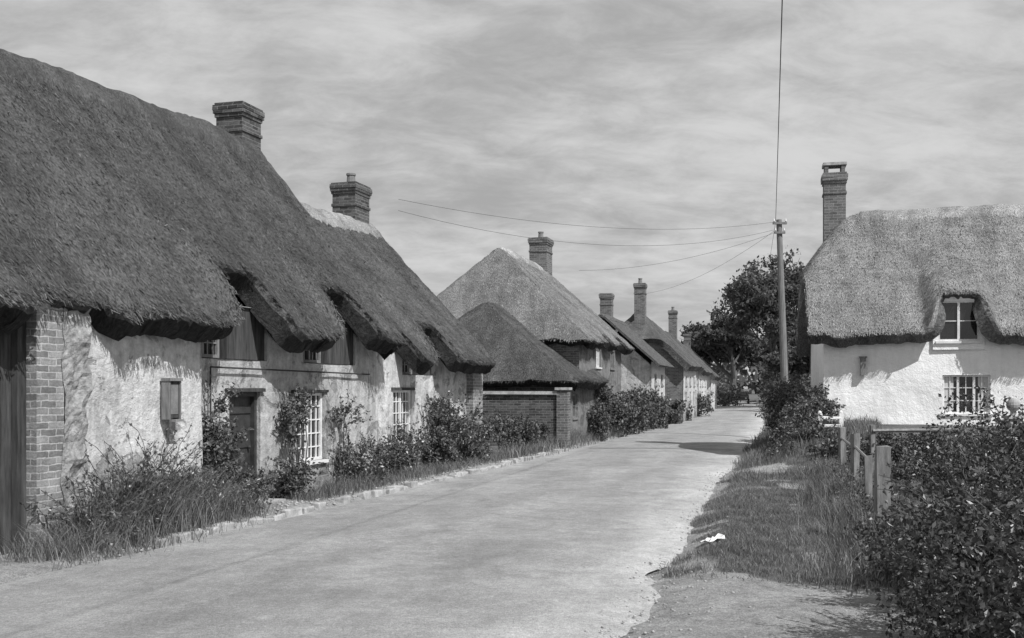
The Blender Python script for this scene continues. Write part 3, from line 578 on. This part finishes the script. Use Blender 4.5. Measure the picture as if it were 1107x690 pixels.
bush('shrub',[(3.9,39.8,.7,.7,.8,.8),(4.7,42,.8,.8,.9,.95),(5.8,45.2,.9,.8,1,.95),(6.7,48,.7,.7,1,.8)],14000,.06,.04,flowers=.004,shoots=120)
bush('shrub',[(3.1,36.6,.6,.4,.5,.7),(3.3,38,1.0,.4,.5,1.1)],4500,.05,.035,shoots=50)
bush('hedge',[(8.6,54.5,.6,.6,1.2,.7),(12.2,68,.7,.8,1.6,.9),(15.8,84,.7,.8,2,.9),(10,59.5,.5,.5,1,.6)],7000,.09,.06)
bush('bank_shrub',[(8.0,27.6,1.15,.6,.8,.7),(7.5,25.6,.95,.65,.9,.6),(8.2,29.8,1.3,.7,1.1,.8),(7.0,23.9,.6,.6,.8,.55),(7.9,26.2,1.35,.4,.7,.5),(6.9,25.2,.45,.5,.8,.4),(6.4,23.6,.3,.45,.6,.35),(7.0,22.2,.35,.5,.6,.45)],38000,.042,.026,flowers=.015,shoots=240)
bush('flowering_shrub',[(8.9,32.5,1.25,.7,1.2,.75),(9.6,35.2,1.2,.7,1.2,.7),(8.1,30.6,1.1,.5,1,.55)],12000,.05,.035,flowers=.45,shoots=80)
bush('hedge',[(11.2,38.5,1.1,.8,1.5,.8),(12.4,42,1.0,.9,1.8,.8),(13.8,46,1.0,1,2,.9),(15.8,52,1.1,1.2,3,1.1),(18,60,1.1,1.2,3.5,1.3)],17000,.07,.05)
bush('privet_hedge',[(3.3,7.0,.55,.75,.8,.95),(3.9,8.4,.6,.8,.9,.9),(3.1,5.6,.5,.8,.8,1.0),(4.75,9.6,.75,.85,.8,.95),(5.0,7.4,.85,1.0,1.0,1.08),(6.2,9.0,.95,1.1,1.1,.98),(5.8,10.8,.85,.9,.9,.95),(7.3,11.2,.95,1.1,1,.95),(4.2,6.0,.85,.9,.9,1.0),(8.6,12.5,.9,1,1,.9)],125000,.024,.014,mat=LEAFH,flowers=.006,clump=3.2,thr=.38,shell=.38,shoots=260,slen=.3)
bush('garden_hedge',[(7.6,20.9,.55,.55,.45,.4),(8.6,21.3,.6,.65,.5,.42),(9.7,21.5,.6,.65,.5,.45),(10.9,21.6,.65,.65,.5,.45),(12.1,21.8,.65,.7,.5,.45)],20000,.035,.022,flowers=.01,shoots=150,slen=.35)
bush('garden_shrub',[(7.3,19.0,.3,.4,.5,.35),(8.8,19.4,.6,.5,.5,.5),(9.6,18.6,.7,.6,.6,.5),(11.0,19.6,.7,.7,.6,.5),(8.0,18.2,.5,.5,.5,.4),(7.0,16.5,.45,.5,.6,.4)],16000,.032,.02,flowers=.01,shoots=120)
def weeds(name,pts,n,h,w=.004,lean=.5,mat=WEED,spread=.25):
    pts=np.array(pts); i=RNG.integers(0,len(pts),n); P=pts[i,:2]+RNG.normal(0,spread,(n,2)); z=hgt(P[:,0],P[:,1])
    hh=pts[i,2]*h*(1-.4*np.minimum(1,np.linalg.norm(P-pts[i,:2],axis=1)/(2.2*spread)))
    return blademesh(name,np.column_stack([P,z]),hh,w,lean,[mat])
wp=[(*FW(s,t)[:2],h) for s,t,h in ((-5.0,-.7,.45),(-4.5,-.75,.7),(-4.0,-.75,1.0),(-3.6,-.7,1.3),(-3.1,-.65,1.25),(-2.7,-.6,.9),(-2.2,-.6,.95),(-1.7,-.6,.7),(-1.3,-.6,.5))]
weeds('tall_weeds',wp,6000,.8,.004,.9)
bush('nettles',[(p[0],p[1],.3*p[2],.3,.3,.38*p[2]) for p in wp[1:]],8500,.03,.013,mat=LEAF,flowers=.04,shoots=220,slen=1.0,thr=.48)
wp2=[(*FW(s,-.65)[:2],h) for s,h in [(x,random.uniform(.15,.5)) for x in np.arange(.8,12,.45)]]
weeds('border_grass',wp2,6500,.65,.004,.8,spread=.17)
wp3=[(float(XL(y))-.5,y,random.uniform(.3,.6)) for y in np.arange(27,60,.8)]; weeds('roadside_grass',wp3,9000,.9,.008,.6,spread=.25)
def scatter_grass(name,n,x0,x1,y0,y1,h,w,cond=None,lean=.6,mat=GRASS):
    X=RNG.uniform(x0,x1,n); Y=RNG.uniform(y0,y1,n); gmk=grassy(X,Y); k=(gmk>RNG.random(n)*.8+.1)&((X-XR(Y)>-.1)|(XL(Y)-X>.6))
    if cond is not None: k&=cond(X,Y)
    X=X[k];Y=Y[k]; hh=h*(.25+1.5*vn(X*1.7,Y*1.7,4)*vn(X*5,Y*5,7)*1.6)
    return blademesh(name,np.column_stack([X,Y,hgt(X,Y)]),hh,w,lean,[mat])
scatter_grass('grass',230000,1.2,8.5,9.3,22,.055,.0035,cond=lambda X,Y:(X-XR(Y)<3.4)&(X>.3*Y-2.5),lean=1.0)
scatter_grass('bank_grass',60000,4,12,19,34,.16,.006,cond=lambda X,Y:(X-XR(Y)<3.6))
scatter_grass('far_grass',40000,8,24,34,75,.2,.012,cond=lambda X,Y:(X-XR(Y)<2.8))
wp4=[]
for y in np.arange(9.5,21,.3):
    x=4.2+(y-11.6)*.285-.25; wp4.append((x+random.uniform(-.2,.2),y,random.uniform(.35,.7)))
weeds('fence_grass',wp4,12000,.7,.004,.6,spread=.22)
bush('fence_undergrowth',[(x+.15,y,.2+.1*h,.3,.35,.28*h+.08) for x,y,h in wp4[::2]],14000,.026,.014,shoots=80)
# ================================================================ FENCES
fe=empty('wooden_fence',(0,0,0)); b=MB()
pp=[(4.22,11.6,1.25,.065),(4.5,12.3,1.15,.04),(5.64,16.7,1.15,.05),(5.0,14.3,.95,.04),(6.3,19.4,1.15,.05)]
for x,y,h,r in pp:
    z=float(hgt(x,y)); b.box(x-r,x+r,y-r,y+r,z-.1,h,WOOD,j=.02)
for a,c in ((3,2),(2,4)):
    z=.92; b.tube((pp[a][0],pp[a][1]+.06,z),(pp[c][0],pp[c][1]+.06,z+.03),.025,.022,WOOD,6)
b.build('posts_and_rails',fe)
fe=empty('garden_rail_fence',(0,0,0)); b=MB()
for i in range(7):
    x=7.3+i*1.6; y=20.6+i*.05; z=float(hgt(x,y)); b.box(x-.04,x+.04,y-.04,y+.04,z-.1,1.16+.05*math.sin(i*3),WOOD,j=.01)
    if i<6: b.box(x,x+1.6,y-.08,y-.045,1.02,1.08,WOOD,j=.02)
b.build('posts_and_rails',fe)
wg=empty('white_gate',(0,0,0)); b=MB()
for x,y in ((7.35,24.3),(7.95,24.6)): b.box(x-.05,x+.05,y-.05,y+.05,.3,1.3,WPAINT); b.ball((x,y,1.32),.05,WPAINT,1,8)
for z in (.75,1.0,1.2): b.box(7.4,7.9,24.42,24.46,z-.03,z+.03,WPAINT,j=.01)
b.build('gate',wg)
gp=empty('gate_post_with_ball',(0,0,0)); b=MB(); x,y=10.3,20.9; b.box(x-.13,x+.13,y-.13,y+.13,.2,1.28,STONE); b.box(x-.17,x+.17,y-.17,y+.17,1.28,1.34,STONE); b.tube((x,y,1.34),(x,y,1.44),.07,.05,STONE,10); b.ball((x,y,1.56),.14,STONE,1,16); b.build('post',gp)
b=MB(); y=12.2
while y<31:
    l=random.uniform(.15,.45); x=float(XL(y))-.1+random.uniform(-.03,.03); ang=math.atan2(.955,.31); Mx=Matrix.Translation((x,y,0))@Matrix.Rotation(ang+random.uniform(-.15,.15),4,'Z')
    if random.random()<.8: b.box(0,l,-.07,.08,-.05,random.uniform(.04,.11),STONE,Mx,j=.025)
    y+=l*.955+random.uniform(.01,.12)
b.build('stone_kerb',bevel=.02)
b=MB()
for i in range(620):
    s=random.uniform(-5,11); t=-random.uniform(.3,1.15); x,y,_=FW(s,t); r=random.uniform(.01,.035); b.ball((x,y,float(hgt(x,y))+r*.3),r,STONE,.6,6)
for i in range(1600):
    y=random.uniform(7,30); x=float(XR(y))+random.gauss(0.0,.35) if random.random()<.7 else random.uniform(.8,3.2); 
    if x>float(XR(y))+.6 and y>9.7: continue
    r=random.uniform(.004,.018); b.ball((x,y,max(.02,float(hgt(x,y)))+r*.2),r,STONE,.6,6)
b.build('loose_stones',smooth=True)
V=[];n=7
for i in range(n):
    for j in range(5):
        x_,y_=2.15+i*.045,11.55+j*.045; V.append((x_,y_,float(hgt(x_,y_))+.02+.05*random.random()+.02*math.sin(i*2+j)))
F=[[i*5+j,(i+1)*5+j,(i+1)*5+j+1,i*5+j+1] for i in range(n-1) for j in range(4)]
npmesh('crumpled_paper',V,F,[WPAINT])
# ================================================================ TREES
def tree(name,loc,h,spread,nleaf,L,seed,trunk=.3,start=.25,depth=5,mat=TREEL,wid=1,sp=.42):
    rnd=random.Random(seed); rng=np.random.default_rng(seed); e=empty(name,loc); b=MB(); tips=[]
    def grow(p,d,l,r,lv):
        q=p+d*l; b.tube(p,q,r,r*.72,BARK,7 if lv>3 else 4,False)
        if lv<=2: tips.append((q,l))
        if lv==0: return
        n=3 if lv>1 else 2
        for i in range(n):
            ax=Vector((rnd.uniform(-1,1),rnd.uniform(-1,1),rnd.uniform(-.25,.6))).normalized()
            nd=(d*.75+ax*spread).normalized(); nd.z=max(nd.z,-.15); grow(q,nd.normalized(),l*rnd.uniform(.62,.85),r*.62,lv-1)
        if lv>=3: grow(q,(d+Vector((rnd.uniform(-.2,.2),rnd.uniform(-.2,.2),.3))).normalized(),l*.85,r*.7,lv-1)
    grow(Vector((0,0,-.2)),Vector((rnd.uniform(-.05,.05),0,1)),h*start,trunk,depth)
    zmax=max(t[0].z for t in tips); sc=h/zmax
    T=np.array([tuple(t[0]) for t in tips]); Ls=np.array([t[1] for t in tips])
    keep=rng.random(len(T))<.6; T=T[keep]; Ls=Ls[keep]
    i=rng.integers(0,len(T),nleaf); P=T[i]+rng.normal(0,1,(nleaf,3))*(Ls[i]*sp)[:,None]*np.array([1,1,.6])
    b.build('trunk_and_limbs',e); leafmesh('foliage',P,L/sc,L/sc*.6,[mat],e,rng=rng); e.scale=(sc*wid,sc*wid,sc); return e
tree('elm_tree',(25.2,95,0),14.3,.75,15000,.2,5,trunk=.3,start=.26,wid=.95,sp=.33)
tree('oak_tree',(33.5,118,0),12,.8,17000,.25,8,trunk=.3,start=.18,sp=.36)
tree('oak_tree',(30.5,140,0),13,.85,16000,.3,9,trunk=.3,start=.16)
tree('oak_tree',(37.5,128,0),12,.8,16000,.3,12,trunk=.3,start=.16)
tree('oak_tree',(28.6,101,0),8.5,.9,14000,.24,14,trunk=.25,start=.16)
tree('small_tree',(23.5,80,0),6,.9,8000,.18,15,trunk=.15,start=.16)
ring=[]
for i in range(46):
    a=math.radians(-20+i*5.2); R=random.uniform(230,300); ring.append((R*math.cos(a),R*math.sin(a),3,16,16,random.uniform(6,9)))
bush('distant_trees',ring,30000,1.3,.9,mat=TREEL,stems=False,clump=.15,thr=.3,shell=.3)
bush('roadside_hedge',[(31.5,112,1,1.6,5,1.5),(34,128,1.3,1.8,7,2),(24,120,1.2,1.6,6,1.8),(22.5,108,1,1.3,4,1.4),(27,150,1.5,6,2,3),(22.6,88,.9,1,3,1.2),(21,80,.8,1,3,1.1)],20000,.14,.09,stems=False)
# ================================================================ CAR
car=empty('parked_car',(27.6,122,.04),math.radians(-15)); b=MB()
prof=[(-1.9,.35),(-1.95,.6),(-1.85,.85),(-1.1,.98),(-.75,1.42),(.1,1.5),(.7,1.42),(1.15,1.0),(1.85,.8),(1.95,.5),(1.85,.3)]
W=[.7,.72,.72,.74,.6,.58,.6,.74,.72,.72,.7]; m=len(prof); st=len(b.v)
for i,(a,z) in enumerate(prof): b.v+= [(-W[i],a,z),(W[i],a,z)]
mi=b._m(DPAINT)
for i in range(m):
    j=(i+1)%m; b.f.append((st+2*i,st+2*j,st+2*j+1,st+2*i+1)); b.mi.append(mi)
b.f.append(tuple(st+2*i for i in range(m))[::-1]); b.mi.append(mi); b.f.append(tuple(st+2*i+1 for i in range(m))); b.mi.append(mi)
b.build('body',car,bevel=.06); b=MB()
for sx in (-.72,.72):
    for y in (-1.2,1.2): b.tube((sx-.09,y,.31),(sx+.09,y,.31),.31,.31,IRON,16); b.tube((sx-.1,y,.31),(sx+.1,y,.31),.14,.14,WPAINT,12)
    b.poly([(sx*.9,-.7,1.02),(sx*.9,.95,1.02),(sx*.85,.62,1.36),(sx*.85,-.66,1.36)],GLASS)
b.poly([(-.5,-1.08,1.05),(.5,-1.08,1.05),(.45,-.82,1.37),(-.45,-.82,1.37)],GLASS)
for sx in (-.5,.5): b.ball((sx,-1.88,.68),.11,WPAINT,1,8)
b.box(-.7,.7,-2.05,-1.96,.38,.48,WPAINT); b.build('wheels_and_trim',car)
# ================================================================ LIGHT / SKY / CAMERA
el=math.radians(49); ax,ay=.66,-.751
S=Vector((ax*math.cos(el),ay*math.cos(el),math.sin(el)))
sun=bpy.data.lights.new('sun','SUN'); sun.energy=5.0; sun.angle=math.radians(.6); sun.color=(1,1,1); so=bpy.data.objects.new('sun',sun); scene.collection.objects.link(so)
so.rotation_euler=S.to_track_quat('Z','Y').to_euler()
w=bpy.data.worlds.new('World'); scene.world=w; w.use_nodes=True; nt=w.node_tree; N=nt.nodes; L=nt.links; bg=N['Background']; bg.inputs[1].default_value=.1
sk=N.new('ShaderNodeTexSky'); sk.sky_type='NISHITA'; sk.sun_disc=False; sk.sun_elevation=el; sk.sun_rotation=math.atan2(ax,ay); sk.air_density=1; sk.dust_density=2
bw=N.new('ShaderNodeRGBToBW'); L.new(sk.outputs[0],bw.inputs[0])
tc=N.new('ShaderNodeTexCoord'); sp=N.new('ShaderNodeSeparateXYZ'); L.new(tc.outputs['Generated'],sp.inputs[0])
def M(op,a,b=0,c=None):
    m=N.new('ShaderNodeMath'); m.operation=op
    for i,v in enumerate((a,b)):
        if isinstance(v,(int,float)): m.inputs[i].default_value=v
        else: L.new(v,m.inputs[i])
    return m.outputs[0]
dz=M('ADD',M('MAXIMUM',sp.outputs[2],0),.3); cx=M('DIVIDE',sp.outputs[0],dz); cy=M('DIVIDE',sp.outputs[1],dz)
cb=N.new('ShaderNodeCombineXYZ'); L.new(cx,cb.inputs[0]); L.new(cy,cb.inputs[1])
mp=N.new('ShaderNodeMapping'); mp.inputs['Rotation'].default_value=(0,0,math.radians(-14)); mp.inputs['Scale'].default_value=(1.0,1.6,1); L.new(cb.outputs[0],mp.inputs[0])
def nz(sc,de,ro,di):
    n=N.new('ShaderNodeTexNoise'); n.inputs['Scale'].default_value=sc; n.inputs['Detail'].default_value=de; n.inputs['Roughness'].default_value=ro; n.inputs['Distortion'].default_value=di; L.new(mp.outputs[0],n.inputs['Vector']); return n.outputs['Fac']
f=M('ADD',M('MULTIPLY',nz(1.2,6,.5,.25),.55),M('MULTIPLY',nz(6,7,.65,.3),.45))
cr=N.new('ShaderNodeValToRGB'); cr.color_ramp.interpolation='EASE'; cr.color_ramp.elements[0].position=.36; cr.color_ramp.elements[0].color=g(.0); cr.color_ramp.elements[1].position=.66; cr.color_ramp.elements[1].color=g(1); L.new(f,cr.inputs[0])
cl=M('ADD',M('MULTIPLY',cr.outputs[0],3.0),4.1)
fin=M('ADD',M('MULTIPLY',cl,.88),M('MULTIPLY',bw.outputs[0],.12))
L.new(fin,bg.inputs[0])
cam=bpy.data.cameras.new('camera'); cam.sensor_width=36; cam.lens=1100/1107*36; cam.shift_y=(420-345)/1107; cam.clip_end=6000; cam.clip_start=.05
co=bpy.data.objects.new('camera',cam); scene.collection.objects.link(co); co.location=(0,0,1.9); co.rotation_euler=(math.radians(90),0,0); scene.camera=co
scene.view_settings.view_transform='Standard'; scene.view_settings.look='None'; scene.view_settings.exposure=0
